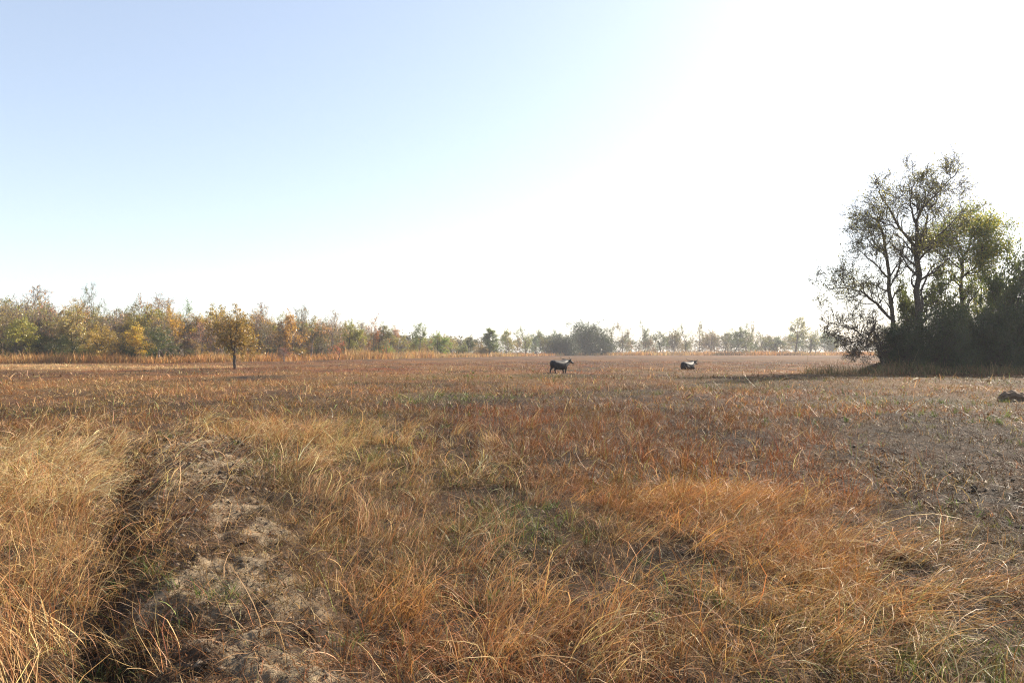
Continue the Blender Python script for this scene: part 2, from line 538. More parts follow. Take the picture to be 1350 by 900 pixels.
def straw_grass():
    """long pale straws: the tall stand left of the bank, its fringe, and laid-over swathes in the middle"""
    parts = []
    areas = [  # centre u,v, half extent x,y in metres, n, length, lean a0, a1, azimuth (None = flow), spread, colour mix
        (50, 640, 3.0, 3.4, 10500, .52, .7, 2.1, .2, (.74, .55, .29)),
        (20, 760, 1.2, 2.2, 2600, .48, .4, 1.8, .3, (.62, .40, .18)),
        (90, 860, .6, .8, 600, .55, .35, 1.6, None, (.62, .42, .2)),
        (120, 600, 3.4, 2.6, 4200, .52, .6, 2.0, .1, (.66, .47, .24)),
        (330, 580, 2.4, 2.2, 2600, .48, .4, 1.9, -.2, STRAW),
        (440, 655, 1.4, 2.2, 1100, .38, .4, 1.7, None, (.5, .33, .16)),
        (620, 830, .9, .55, 700, .42, .5, 1.7, -.1, (.52, .30, .12)),
        (925, 660, .75, .5, 5200, .27, .7, 1.7, -.5, (.66, .38, .15)),
        (850, 672, 1.0, .7, 1600, .20, .6, 1.6, None, (.42, .21, .10)),
        (1040, 710, 1.2, 1.0, 1900, .25, .8, 1.7, -.6, (.50, .33, .17)),
        (740, 870, .5, .4, 260, .45, .6, 1.8, -.5, STRAW),
        (1080, 760, 1.3, 1.6, 3000, .42, .85, 1.8, -.8, (.54, .35, .15)),
        (1000, 690, 1.2, 1.3, 1500, .34, .7, 1.7, -.7, (.52, .29, .11)),
        (1210, 850, .8, .7, 400, .34, .7, 1.6, None, STRAW),
        (520, 760, 1.6, 1.4, 900, .36, .4, 1.6, None, (.50, .32, .16)),
        (480, 590, 2.5, 3.0, 1300, .30, .5, 1.4, None, (.48, .36, .16)),
    ]
    for (u, v, ex, ey, n, L0, m0, m1, azm, c) in areas:
        cx, cy_ = at(u, v)
        nt = max(6, n // 38)
        tx, ty = cx + RNG.normal(0, ex * .6, nt), cy_ + RNG.normal(0, ey * .6, nt)
        k = RNG.integers(0, nt, n)
        x, y = tx[k] + RNG.normal(0, .07, n), ty[k] + RNG.normal(0, .07, n)
        q, s = bund_d(x, y)
        keep = ((q > np.where(s < 0, 1.3 + .5 * (fbm(x * 1.7, y * 1.7, 2, 78) - .5), 1.1)) | (RNG.random(n) < .12)) & (y > 1.7)
        x, y, k = x[keep], y[keep], k[keep]
        n = len(x)
        taz = RNG.normal(0, .6, nt)
        base = (flow(x, y) if azm is None else azm) + taz[k]
        az = base + RNG.normal(0, .45, n)
        d = np.hypot(x, y)
        L = L0 * (.7 + .6 * hash2(k, k * 0, 3)) * np.exp(RNG.normal(0, .3, n))
        a0 = np.clip(RNG.normal(m0, .2, n), 0, 1.3)
        a1 = np.clip(RNG.normal(m1, .4, n), .2, 2.3)
        w = np.maximum(.0042, d * .00055) * np.exp(RNG.normal(0, .3, n))
        brown = RNG.random(n) < .3
        col = np.where(brown[:, None], np.array([.34, .17, .08]), np.array(c))
        parts.append(blades(x, y, az, L, a0, a1, w, vary(col * .82, n, .2), 6))
    # stiff brown upright stalks
    n = 520
    cx = np.concatenate([RNG.normal(-3.9, .8, 300), RNG.normal(-2.9, .5, 100), RNG.normal(1.5, 2.4, 120)])
    cy_ = np.concatenate([RNG.normal(6.3, 1.3, 300), RNG.normal(4.0, .4, 100), RNG.normal(5.2, 1.5, 120)])
    q, s = bund_d(cx, cy_)
    k = (q > 1.3) & (cy_ > 2.6)
    cx, cy_ = cx[k], cy_[k]
    n = len(cx)
    parts.append(blades(cx, cy_, RNG.random(n) * 6.3, .42 * np.exp(RNG.normal(0, .3, n)), np.abs(RNG.normal(.1, .1, n)), np.abs(RNG.normal(.35, .3, n)),
                        .005 * np.ones(n), vary(np.tile([.25, .12, .055], (n, 1)), n, .15), 5))
    V, F, C = merge(parts)
    tag(mesh_obj('straw_grass', V, F, M_BLADE, cols=C), 'long pale gold straw bending over beside the bare earth bank', 'grass', kind='stuff')


def litter():
    parts = []
    for (n, r0, r1, pw, L0, w0, K) in [(120000, 1.6, 9, 1.2, .10, .0030, 3), (120000, 8.5, 24, 1.0, .11, .006, 2), (40000, 23, 50, .9, .15, .014, 2)]:
        x, y = sector(n, r0, r1, pw)
        z = zone(x, y)
        grey = np.clip(1 - np.abs(z['col'][:, 0] - .105) * 14, 0, 1)
        keep = RNG.random(n) < np.clip(.55 + .25 * grey + .2 * z['bare'], 0, 1)
        x, y = x[keep], y[keep]
        z = {k: v[keep] for k, v in z.items()}
        n = len(x)
        kind = RNG.random(n)[:, None] * (1 + .3 * grey[keep][:, None])
        col = np.where(kind < .45, z['col'] * .9, np.where(kind < .68, np.array([.26, .17, .095]), np.array([.035, .026, .02])))
        L = L0 * np.exp(RNG.normal(0, .5, n))
        a0 = np.clip(RNG.normal(1.25, .25, n), .5, 1.6)
        parts.append(blades(x, y, RNG.random(n) * 6.3, L, a0, a0 + RNG.normal(.3, .2, n), w0 * np.exp(RNG.normal(0, .35, n)), vary(col, n, .2), K, .5,
                            z0=height(x, y) + .005 + .03 * RNG.random(n)))
    V, F, C = merge(parts)
    tag(mesh_obj('grass_litter', V, F, M_LITTER, cols=C), 'broken straw and charred stalks lying flat on the soil', 'litter', kind='stuff')


def green_sprouts():
    parts = []
    spots = [(200, 855, .22, 60), (270, 830, .22, 70), (160, 760, .35, 120), (230, 800, .3, 60), (690, 705, .7, 420), (660, 690, .7, 240), (1290, 870, .6, 420), (980, 840, .4, 120),
             (460, 868, .12, 40), (40, 880, .3, 60), (1240, 690, .9, 200), (1160, 880, .25, 90), (600, 760, .7, 120), (900, 780, .5, 160), (350, 620, .8, 120),
             (620, 530, 4.0, 350), (480, 580, 2.5, 700), (1340, 560, 3.0, 500), (1180, 535, 8.0, 1200), (640, 498, 9., 300), (170, 590, .8, 160)]
    for (u, v, sp, n) in spots:
        cx, cy_ = at(u, v)
        nt = max(3, n // 14)
        tx, ty = RNG.normal(cx, sp * .6, nt), RNG.normal(cy_, sp * .8, nt)
        k = RNG.integers(0, nt, n)
        x, y = tx[k] + RNG.normal(0, .035, n), ty[k] + RNG.normal(0, .035, n)
        d = np.hypot(x, y)
        g = hash2(k, k * 0, 5)[:, None]
        col = np.array([.075, .11, .035]) * (1 - g) + np.array([.16, .155, .06]) * g
        L = (.09 + .05 * np.minimum(d / 15, 2)) * np.exp(RNG.normal(0, .35, n))
        parts.append(blades(x, y, RNG.random(n) * 6.3, L, np.abs(RNG.normal(.4, .3, n)), np.abs(RNG.normal(1.2, .4, n)), np.maximum(.006, d * .0006) * np.ones(n), vary(col, n, .15), 3))
    V, F, C = merge(parts)
    tag(mesh_obj('green_grass', V, F, M_GREEN, cols=C), 'small fresh green sprouts between the dead stalks', 'grass', kind='stuff')


def clods():
    """crumbs of soil on the bank and the burnt ground"""
    n = 22000
    x, y = sector(n, 1.8, 14, 1.1, .8)
    z = zone(x, y)
    p = np.clip(z['bare'] * .9 + .12 + .4 * (z['den'] < .5), 0, 1)
    k = RNG.random(n) < p
    x, y = x[k], y[k]
    n = len(x)
    s = np.minimum(.026, .010 * np.exp(RNG.normal(0, .6, n))) * np.maximum(1, np.hypot(x, y) / 6)
    U = np.array([[1, 0, 0], [-1, 0, 0], [0, 1, 0], [0, -1, 0], [0, 0, 1], [0, 0, -1]], float)
    T = np.array([[0, 2, 4], [2, 1, 4], [1, 3, 4], [3, 0, 4], [2, 0, 5], [1, 2, 5], [3, 1, 5], [0, 3, 5]])
    V = U[None] * s[:, None, None] * (.6 + .8 * RNG.random((n, 6, 1)))
    a = RNG.random(n) * 6.3
    ca, sa = np.cos(a)[:, None], np.sin(a)[:, None]
    V = np.stack([V[..., 0] * ca - V[..., 1] * sa, V[..., 0] * sa + V[..., 1] * ca, V[..., 2] * .8], -1)
    V += np.stack([x, y, height(x, y) + s * .2], -1)[:, None]
    F = (T[None] + (np.arange(n) * 6)[:, None, None]).reshape(-1, 3)
    g = RNG.random(n)[:, None]
    col = np.array([.07, .055, .045]) * (1 - g) + np.array([.24, .19, .14]) * g
    tag(mesh_obj('soil_clods', V.reshape(-1, 3), F, M_LITTER, cols=np.repeat(col, 6, 0)), 'crumbs of dry grey soil on the bare bank', 'soil', kind='stuff')


field_grass()
straw_grass()
litter()
green_sprouts()
clods()

# ------------------------------------------------------------------ forest edge in the world: column -> depth
EDGE = [(-400, 96), (0, 108), (200, 112), (300, 122), (400, 142), (500, 175), (600, 225), (680, 290), (760, 350), (900, 370), (1100, 380), (1500, 380)]


def edge_d(u):
    return float(np.interp(u, [e[0] for e in EDGE], [e[1] for e in EDGE]))


def tall_belt():
    """orange tall grass in front of the trees"""
    n = 62000
    u = -60 + RNG.random(n) * 1320
    d0 = np.interp(u, [e[0] for e in EDGE], [e[1] for e in EDGE])
    d = d0 * (.93 + .14 * RNG.random(n))
    x, y = (u - 675) / FPX * d, d
    m = fbm(x * .12, y * .05, 3, 401)
    keep = RNG.random(n) < smooth(.3, .55, m) * .9 + .15
    x, y, d, m, u = x[keep], y[keep], d[keep], m[keep], u[keep]
    n = len(x)
    L = (.75 + .75 * m) * np.exp(RNG.normal(0, .28, n))
    L = L * np.where(u > 800, 1.35, 1.0) * np.where(np.abs(u - 515) < 60, 1.35, 1)
    t = fbm(x * .05, y * .05, 3, 409)[:, None]
    a, b = np.array([.60, .33, .12]), np.array([.62, .43, .20])
    t = smooth(.35, .65, t)
    col = a * (1 - t) + b * t
    V, F, C = blades(x, y, RNG.random(n) * 6.3, L, np.abs(RNG.normal(.12, .1, n)), np.abs(RNG.normal(.6, .3, n)), d * .00085, vary(col * .62, n, .2), 3)
    tag(mesh_obj('tall_grass', V, F, M_BLADE, cols=C), 'orange tall grass along the foot of the far tree line', 'grass', kind='stuff')


tall_belt()


# ------------------------------------------------------------------ trees
def unit(v):
    return v / (np.linalg.norm(v) + 1e-9)


def grow(rng, out, p, d, L, r, level, maxlev, prm):
    """one branch as a polyline; children along it"""
    steps = max(3, int(prm['steps'] - level))
    pts, rad = [p.copy()], [r]
    dd = d.copy()
    for k in range(steps):
        dd = unit(dd + rng.normal(0, prm['wander'] * (1 + .35 * level), 3) + np.array([0, 0, prm['up'][min(level, len(prm['up']) - 1)]]))
        p = p + dd * L / steps
        t = (k + 1) / steps
        pts.append(p.copy()); rad.append(r * (1 - t * (.55 if level == 0 else .75)))
        last = p
    out.append((np.array(pts), np.array(rad), level))
    if level >= maxlev:
        return
    nb = prm['kids'][min(level, len(prm['kids']) - 1)]
    nb = max(1, int(round(nb * (.8 + .4 * rng.random()))))
    t0 = prm['bare'] if level == 0 else .2
    for i in range(nb):
        t = t0 + (1 - t0) * (i + rng.random()) / nb
        f = t * steps
        k = min(int(f), steps - 1)
        q = pts[k] + (pts[k + 1] - pts[k]) * (f - k)
        axis = unit(pts[k + 1] - pts[k])
        a = rng.random() * 2 * math.pi
        side = unit(np.cross(axis, [math.cos(a), math.sin(a), .01]))
        ang = prm['ang'] * (.7 + .6 * rng.random())
        nd = unit(axis * math.cos(ang) + side * math.sin(ang))
        grow(rng, out, q, nd, L * prm['ratio'] * (1.15 - .55 * t) * (.75 + .5 * rng.random()), max(rad[k] * .55, r * .12), level + 1, maxlev, prm)
    if level < maxlev:
        grow(rng, out, pts[-1], unit(pts[-1] - pts[-2]), L * prm['ratio'] * .7, rad[-1], level + 1, maxlev, prm)


def tubes(lines, minr, sides=(7, 5, 4, 3, 3, 3)):
    Vs, Fs, o = [], [], 0
    for pts, rad, lev in lines:
        n = sides[min(lev, len(sides) - 1)]
        m = len(pts)
        T = np.gradient(pts, axis=0)
        T /= np.linalg.norm(T, axis=1)[:, None] + 1e-9
        ref = np.where(np.abs(T[:, 2:3]) > .85, np.array([[1., 0, 0]]), np.array([[0, 0, 1.]]))
        A = np.cross(T, ref); A /= np.linalg.norm(A, axis=1)[:, None] + 1e-9
        B = np.cross(T, A)
        ph = np.arange(n) * 2 * math.pi / n
        R = np.maximum(rad, minr)[:, None, None]
        V = pts[:, None] + R * (A[:, None] * np.cos(ph)[None, :, None] + B[:, None] * np.sin(ph)[None, :, None])
        i = np.arange(m - 1)[:, None] * n + np.arange(n)[None]
        j = np.arange(m - 1)[:, None] * n + (np.arange(n)[None] + 1) % n
        F = np.stack([i, j, j + n, i + n], -1).reshape(-1, 4)
        Vs.append(V.reshape(-1, 3)); Fs.append(F + o); o += m * n
    return np.vstack(Vs), np.vstack(Fs)


def leaves(rng, seeds, per, sigma, size, tones, droop=.0):
    """rhombic leaf faces in clumps round seed points; tones: list of rgb multipliers picked per clump"""
    ns = len(seeds)
    n = ns * per
    k = np.repeat(np.arange(ns), per)
    P = seeds[k] + rng.normal(0, sigma, (n, 3)) * np.array([1, 1, .7]) - np.array([0, 0, droop])
    a = rng.normal(0, 1, (n, 3)); a /= np.linalg.norm(a, axis=1)[:, None]
    b = np.cross(a, rng.normal(0, 1, (n, 3))); b /= np.linalg.norm(b, axis=1)[:, None] + 1e-9
    s = size * np.exp(rng.normal(0, .3, n))[:, None]
    V = np.stack([P - a * s, P + b * s * .5, P + a * s, P - b * s * .5], 1).reshape(-1, 3)
    F = np.arange(n * 4).reshape(-1, 4)
    tones = np.array(tones)
    tt = tones[rng.integers(0, len(tones), ns)][k] * np.exp(rng.normal(0, .22, n))[:, None]
    return V, F, np.repeat(tt, 4, 0)


def seeds_of(lines, minlev, rng, keep=1.0, every=1):
    s = []
    for pts, rad, lev in lines:
        if lev >= minlev and rng.random() < keep:
            s.extend(pts[1::every])
    return np.array(s)


KINDS = {
    #            height trunk-len  prm  maxlev  leaf: keep, per, sigma, size
    'bare':   (dict(steps=7, wander=.12, up=(.05, .06, .06, .04), kids=(7, 5, 4, 3), bare=.25, ang=.85, ratio=.60), 4, .4, 3, .16, .08, .018),
    'sparse': (dict(steps=7, wander=.15, up=(.03, .03, .03, .02), kids=(7, 5, 4), bare=.3, ang=1.0, ratio=.66), 3, .8, 5, .22, .10, .016),
    'full':   (dict(steps=7, wander=.13, up=(.04, .04, .02, 0), kids=(9, 6, 4), bare=.2, ang=1.0, ratio=.60), 3, .9, 7, .26, .12, .014),
    'flat':   (dict(steps=6, wander=.13, up=(.05, .02, .02, 0), kids=(7, 6, 4), bare=.45, ang=1.15, ratio=.62), 3, 1.0, 8, .26, .12, .012),
    'column': (dict(steps=8, wander=.07, up=(.1, .12, .05, 0), kids=(13, 5, 3), bare=.15, ang=.75, ratio=.34), 3, 1.0, 9, .30, .12, .012),
    'bush':   (dict(steps=5, wander=.2, up=(.05, .03, 0, 0), kids=(11, 7, 4), bare=.02, ang=1.1, ratio=.75), 3, 1.0, 9, .30, .11, .010),
}
TONE = [(1, 1, 1), (1.25, 1.15, .9), (.75, .8, .85), (1.1, .95, .75), (.85, .95, 1.0)]
PROTO = {}


def proto(kind, var):
    """a tree about 10 m tall: trunk mesh and crown mesh, shared by copies"""
    key = (kind, var)
    if key in PROTO:
        return PROTO[key]
    prm, ml, keep, per, sg, sz, minr = KINDS[kind]
    rng = np.random.default_rng(abs(hash(kind)) % 1 + sum(map(ord, kind)) * 7 + var * 101)
    lines = []
    H0 = {'bush': 4.2, 'flat': 5.8, 'column': 8.5}.get(kind, 7.0)
    nst = 5 if kind == 'bush' else (2 if var % 3 == 1 else 1)
    for i in range(nst):
        a = rng.random() * 6.3
        tilt = (.45 if kind == 'bush' else .22 if nst > 1 else .05)
        grow(rng, lines, np.array([.25 * math.cos(a) * (nst > 1), .25 * math.sin(a) * (nst > 1), -.15]), unit(np.array([math.cos(a) * tilt, math.sin(a) * tilt, 1.0])), H0 * (.85 + .3 * rng.random()),
             .20 if kind != 'bush' else .12, 0, ml, prm)
    zmax = max(l[0][:, 2].max() for l in lines)
    k = 10.0 / zmax
    lines = [(l[0] * k, l[1] * k, l[2]) for l in lines]
    seeds = seeds_of(lines, ml, rng, keep, 2 if kind != 'bare' else 3)
    V, F, C = leaves(rng, seeds, per, sg, sz, TONE)
    tv, tf = tubes(lines, minr)
    mt = np_mesh(kind + '_trunk', tv, tf, M_BARK, smooth_sh=True)
    mc = np_mesh(kind + '_crown', V, F, M_LEAF, cols=C)
    wid = np.percentile(np.hypot(seeds[:, 0], seeds[:, 1]), 90) * 2
    PROTO[key] = (mt, mc, wid)
    print('proto', kind, var, len(tf), len(F), round(wid, 1))
    return PROTO[key]


def tree(name, kind, var, u, d, top, width, col, label, cat='tree', group=None, bark=None, rz=None, jit=0.0):
    x, y = at(u, d=d)
    zb = float(height(x, y))
    mt, mc, wid = proto(kind, var)
    H = topz(top, d) - zb
    s = H / 10.0
    sx = s if width is None else max(.45 * s, min(1.9 * s, width * d / FPX / wid))
    e = bpy.data.objects.new(name, None)
    e.empty_display_size = .5
    link(e)
    e.location = (x, y, zb)
    e.rotation_euler = (0, 0, random.random() * 6.28 if rz is None else rz)
    e.scale = (sx, sx, s)
    tag(e, label, cat, group)
    t = link(bpy.data.objects.new('trunk', mt), e)
    c = link(bpy.data.objects.new('crown', mc), e)
    j = lambda v: max(.004, v * (1 + random.uniform(-jit, jit)))
    lift = 1.55 if d > 90 and u < 700 else 1.0  # sunlit look of the left woods put into their leaf colour
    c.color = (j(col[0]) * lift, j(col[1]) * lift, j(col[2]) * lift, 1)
    if bark is not None:
        t.material_slots[0].link = 'OBJECT'
        t.material_slots[0].material = bark
    return e


C_YG, C_YEL, C_OCH, C_ORG = (.18, .17, .045), (.30, .22, .045), (.24, .155, .055), (.28, .13, .045)
C_PINK, C_BRN, C_RBR, C_DKG = (.30, .19, .12), (.22, .145, .06), (.24, .11, .05), (.045, .06, .025)
C_GRN, C_BRT, C_OLV, C_GRY, C_RED = (.08, .11, .04), (.14, .21, .05), (.155, .14, .045), (.19, .155, .09), (.26, .085, .05)

G1 = 'trees of the left tree line'
# the individuals one can pick out: kind, var, column, depth factor on the edge, top row, width px, colour, label
NOTABLE = [
    ('broadleaf_tree', 'full', 0, 22, .96, 414, 52, C_YG, 'bushy yellow green tree at the far left edge of the field'),
    ('bare_tree', 'bare', 0, 40, 1.12, 374, 78, C_PINK, 'tall half bare pinkish grey tree, leftmost of the tree line'),
    ('dense_shrub', 'bush', 0, 76, 1.0, 437, 62, C_DKG, 'broad dark green bush low in the left tree line', 'shrub'),
    ('umbrella_tree', 'bare', 0, 119, 1.16, 371, 40, C_GRN, 'thin tree whose small green top pokes highest above the left woods'),
    ('broadleaf_tree', 'sparse', 0, 108, 1.05, 392, 54, C_BRN, 'tall grey brown tree left of the reddish crowns'),
    ('broadleaf_tree', 'full', 1, 137, .97, 424, 52, C_OCH, 'rust orange rounded tree in front of the dark bush'),
    ('broadleaf_tree', 'full', 2, 160, 1.1, 392, 50, (.10, .085, .05), 'tall dark brown tree behind the rust orange one'),
    ('broadleaf_tree', 'sparse', 2, 186, 1.12, 386, 56, C_RBR, 'tall reddish brown tree topping the left woods'),
    ('broadleaf_tree', 'full', 0, 182, .98, 425, 42, C_YEL, 'bright yellow leaved tree low in the left woods'),
    ('bare_tree', 'bare', 1, 216, 1.14, 383, 46, C_PINK, 'tall twiggy pink tree right of the reddish crown'),
    ('broadleaf_tree', 'full', 2, 233, 1.05, 400, 36, (.30, .18, .035), 'ochre yellow tree beside the bright green top'),
    ('broadleaf_tree', 'sparse', 0, 244, 1.13, 393, 17, (.12, .17, .04), 'narrow bright green crown rising among ochre trees'),
    ('broadleaf_tree', 'flat', 0, 220, .955, 431, 52, C_DKG, 'low dark green flat crowned tree with black trunk at the wood edge'),
    ('broadleaf_tree', 'sparse', 0, 259, .95, 445, 26, C_BRN, 'small brown tree just right of the flat crowned one'),
    ('broadleaf_tree', 'full', 1, 288, 1.06, 399, 62, (.25, .16, .05), 'wide ochre brown tree behind the lone field tree'),
    ('bare_tree', 'bare', 0, 340, 1.04, 397, 48, C_PINK, 'large twiggy grey tree at the start of the receding tree line'),
    ('broadleaf_tree', 'sparse', 2, 352, .95, 420, 24, (.10, .10, .07), 'narrow dark tree with a straight black trunk'),
    ('broadleaf_tree', 'full', 0, 385, 1.0, 408, 38, C_OCH, 'olive ochre tree with pale tufts left of a bare top'),
    ('bare_tree', 'bare', 1, 397, 1.08, 398, 30, C_GRY, 'bare twiggy tree top rising thinly above the olive crowns'),
    ('broadleaf_tree', 'full', 2, 416, 1.0, 416, 34, (.075, .08, .045), 'dark olive crown right of the bare top'),
    ('bare_tree', 'bare', 0, 438, 1.0, 407, 36, C_PINK, 'pinkish grey twiggy tree above the small red tree'),
    ('broadleaf_tree', 'full', 1, 462, 1.0, 420, 30, C_YG, 'light yellow green rounded tree past the pinkish one'),
    ('red_tree', 'sparse', 0, 446, .9, 449, 30, C_RED, 'small brick red tree in front of the tree line', ),
    ('broadleaf_tree', 'bare', 1, 375, .88, 456, 26, C_RED, 'small forked reddish tree standing in orange grass'),
    ('broadleaf_tree', 'sparse', 1, 491, 1.03, 412, 34, C_RBR, 'tree with red orange upper crown at mid tree line'),
    ('broadleaf_tree', 'full', 0, 509, 1.0, 424, 30, (.11, .105, .06), 'dark olive tree with a thick trunk after the red orange crown'),
    ('umbrella_tree', 'flat', 0, 552, 1.02, 425, 24, C_GRN, 'flat topped green tree sticking up above the receding line'),
    ('broadleaf_tree', 'full', 1, 578, 1.02, 436, 26, C_BRT, 'fresh light green tree near the end of the tree line'),
    ('broadleaf_tree', 'full', 2, 597, 1.0, 441, 26, C_GRY, 'grey green rounded tree after the fresh green one'),
    ('broadleaf_tree', 'full', 0, 618, .97, 441, 24, (.05, .065, .035), 'dark blue green tree at the gap end of the left line'),
    ('broadleaf_tree', 'column', 0, 645, .98, 433, 19, C_GRN, 'slim green tree standing alone beyond the left line'),
    ('broadleaf_tree', 'sparse', 0, 667, 1.0, 432, 17, C_GRN, 'slim airy tree just right of the lone slim green one'),
    ('broadleaf_tree', 'sparse', 2, 694, 1.0, 428, 30, C_GRN, 'airy two topped green tree left of the round clump'),
    ('broadleaf_tree', 'sparse', 1, 717, 1.0, 435, 26, C_OLV, 'low spreading tree touching the round dark clump'),
    ('rounded_tree', 'bush', 1, 772, .97, 420, 56, (.035, .052, .026), 'big round dark green tree, densest in the far middle'),
    ('rounded_tree', 'bush', 1, 738, .96, 438, 44, (.03, .042, .024), 'lower dark green mound of tree joined left of the big round one'),
    ('rounded_tree', 'bush', 0, 788, .97, 440, 40, (.035, .05, .026), 'dark bush filling the right foot of the big round tree', 'shrub'),
    ('broadleaf_tree', 'sparse', 0, 821, .98, 422, 30, C_GRY, 'tall grey green tree right of the big round one'),
    ('broadleaf_tree', 'sparse', 0, 806, 1.03, 424, 14, C_GRY, 'thin wispy tree right beside the big round one'),
    ('broadleaf_tree', 'sparse', 1, 852, .99, 418, 24, C_GRN, 'wispy tall tree with a forked top above the field'),
    ('broadleaf_tree', 'flat', 0, 872, .99, 436, 26, C_GRN, 'low green tree between the wispy trees'),
    ('broadleaf_tree', 'sparse', 2, 905, 1.0, 424, 26, C_GRN, 'airy green tree left of the tallest spike on the far line'),
    ('broadleaf_tree', 'sparse', 0, 921, .98, 420, 26, C_OLV, 'far tree with a thin spike on top behind the second buffalo'),
    ('broadleaf_tree', 'full', 2, 968, .96, 424, 44, C_GRN, 'broad green tree with arching branches on the far line'),
    ('broadleaf_tree', 'sparse', 1, 988, .97, 417, 26, C_OLV, 'leaning crown at the right of the broad arching tree'),
    ('broadleaf_tree', 'flat', 0, 1048, .96, 417, 34, C_YG, 'pale wispy flat topped tree over the far grass'),
    ('broadleaf_tree', 'sparse', 2, 1068, .97, 432, 34, C_GRN, 'crooked low tree left of the big near trees'),
    ('broadleaf_tree', 'full', 0, 1024, 1.05, 442, 36, C_GRN, 'pale rounded tree in the dip of the far line'),
]
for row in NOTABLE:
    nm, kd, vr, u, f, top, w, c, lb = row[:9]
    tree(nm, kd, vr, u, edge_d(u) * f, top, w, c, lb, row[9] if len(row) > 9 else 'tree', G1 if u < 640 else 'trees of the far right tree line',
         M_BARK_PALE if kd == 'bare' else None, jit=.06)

HANDLES = [(22, 'yellow green edge tree'), (40, 'leftmost half bare tree'), (76, 'broad dark green bush'), (119, 'highest thin umbrella tree'), (137, 'rust orange tree'), (160, 'dark brown tree'),
           (182, 'bright yellow tree'), (216, 'twiggy pink tree'), (233, 'ochre yellow tree'), (259, 'small brown tree'), (288, 'wide ochre brown tree'), (340, 'large twiggy grey tree'), (352, 'straight black trunk'),
           (385, 'olive ochre tree'), (416, 'dark olive crown'), (446, 'small red tree'), (462, 'light yellow green tree'), (491, 'red orange crown'), (509, 'thick trunked olive tree'), (552, 'flat topped green tree'),
           (578, 'fresh light green tree'), (597, 'grey green rounded tree'), (618, 'dark blue green tree'), (645, 'lone slim tree'), (667, 'slim airy tree'), (694, 'two topped tree'), (717, 'low spreading tree'),
           (738, 'lower dark mound'), (772, 'big round tree'), (806, 'thin wispy tree'), (821, 'tall grey green tree'), (852, 'fork topped wispy tree'), (872, 'low green tree'), (905, 'first airy tree'), (921, 'spike topped tree'),
           (968, 'broad arching tree'), (988, 'leaning crown'), (1024, 'pale rounded tree'), (1048, 'pale flat topped tree'), (1068, 'crooked low tree')]
USED = {}


def beside(what, u, tail=''):
    """a label that places a tree by the nearest one that can be picked out by its look"""
    hu, hn = min(HANDLES, key=lambda h: abs(h[0] - u))
    w = 'behind the ' if abs(u - hu) < 4 else ('left of the ' if u < hu else 'right of the ')
    if abs(u - hu) > 40:
        w = 'well ' + w
    base = what + ' ' + w + hn + tail
    n = USED.get(base, 0)
    USED[base] = n + 1
    return base if n == 0 else base + [', farther away', ', nearly hidden', ', hardly visible', ', the faintest one', ', last of five'][min(n - 1, 4)]


# fillers, behind and between
rows = []
u = -70.0
random.seed(21)
while u < 640:
    rows.append((u + random.uniform(-6, 6), random.uniform(1.0, 1.12)))
    u += random.uniform(10, 17)
u = -70.0
while u < 640:
    rows.append((u + random.uniform(-6, 6), random.uniform(1.15, 1.35)))
    u += random.uniform(13, 22)
TOPS = [(-80, 385), (0, 390), (60, 392), (110, 398), (190, 400), (250, 408), (330, 408), (420, 418), (500, 426), (560, 436), (640, 446)]
FILL = [('sparse', C_BRN, 'grey brown', 'broadleaf_tree'), ('full', C_OLV, 'dull olive', 'broadleaf_tree'), ('bare', C_PINK, 'half bare pinkish', 'bare_tree'), ('sparse', C_OCH, 'thin ochre', 'broadleaf_tree'), ('full', C_GRY, 'greyish leaved', 'broadleaf_tree'),
        ('sparse', C_GRY, 'airy grey', 'broadleaf_tree')]
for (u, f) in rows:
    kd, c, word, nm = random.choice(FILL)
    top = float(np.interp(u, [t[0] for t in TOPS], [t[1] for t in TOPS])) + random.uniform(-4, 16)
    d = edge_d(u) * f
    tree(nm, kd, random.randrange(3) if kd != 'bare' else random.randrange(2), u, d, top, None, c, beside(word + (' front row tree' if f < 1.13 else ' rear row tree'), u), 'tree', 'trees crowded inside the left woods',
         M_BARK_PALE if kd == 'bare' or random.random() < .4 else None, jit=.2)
# low saplings and shrubs at the foot of the wood
for i in range(46):
    u = random.uniform(-60, 650)
    d = edge_d(u) * random.uniform(.99, 1.12)
    v0 = 450 + FPX * math.tan(math.atan(CAM_H / d) + PITCH)
    tree('undergrowth_shrub', 'bush', random.randrange(2), u, d, v0 - random.uniform(2.2, 4.6) / d * FPX, None, random.choice([C_DKG, C_OLV, C_BRN, C_GRN]),
         beside('low shrub', u), 'shrub', 'shrubs under the left woods', jit=.25)
# far trees on the right horizon
for i in range(58):
    u = 650 + i * 7.9 + random.uniform(-5, 5)
    d = edge_d(u) * random.uniform(1.02, 1.35)
    tree('broadleaf_tree', random.choice(['sparse', 'full', 'sparse', 'flat']), random.choice([0, 1, 2]), u, d, random.uniform(433, 450), None, random.choice([C_GRN, C_OLV, C_GRY]),
         beside('small hazy horizon tree', u), 'tree', 'hazy trees on the far horizon', jit=.2)


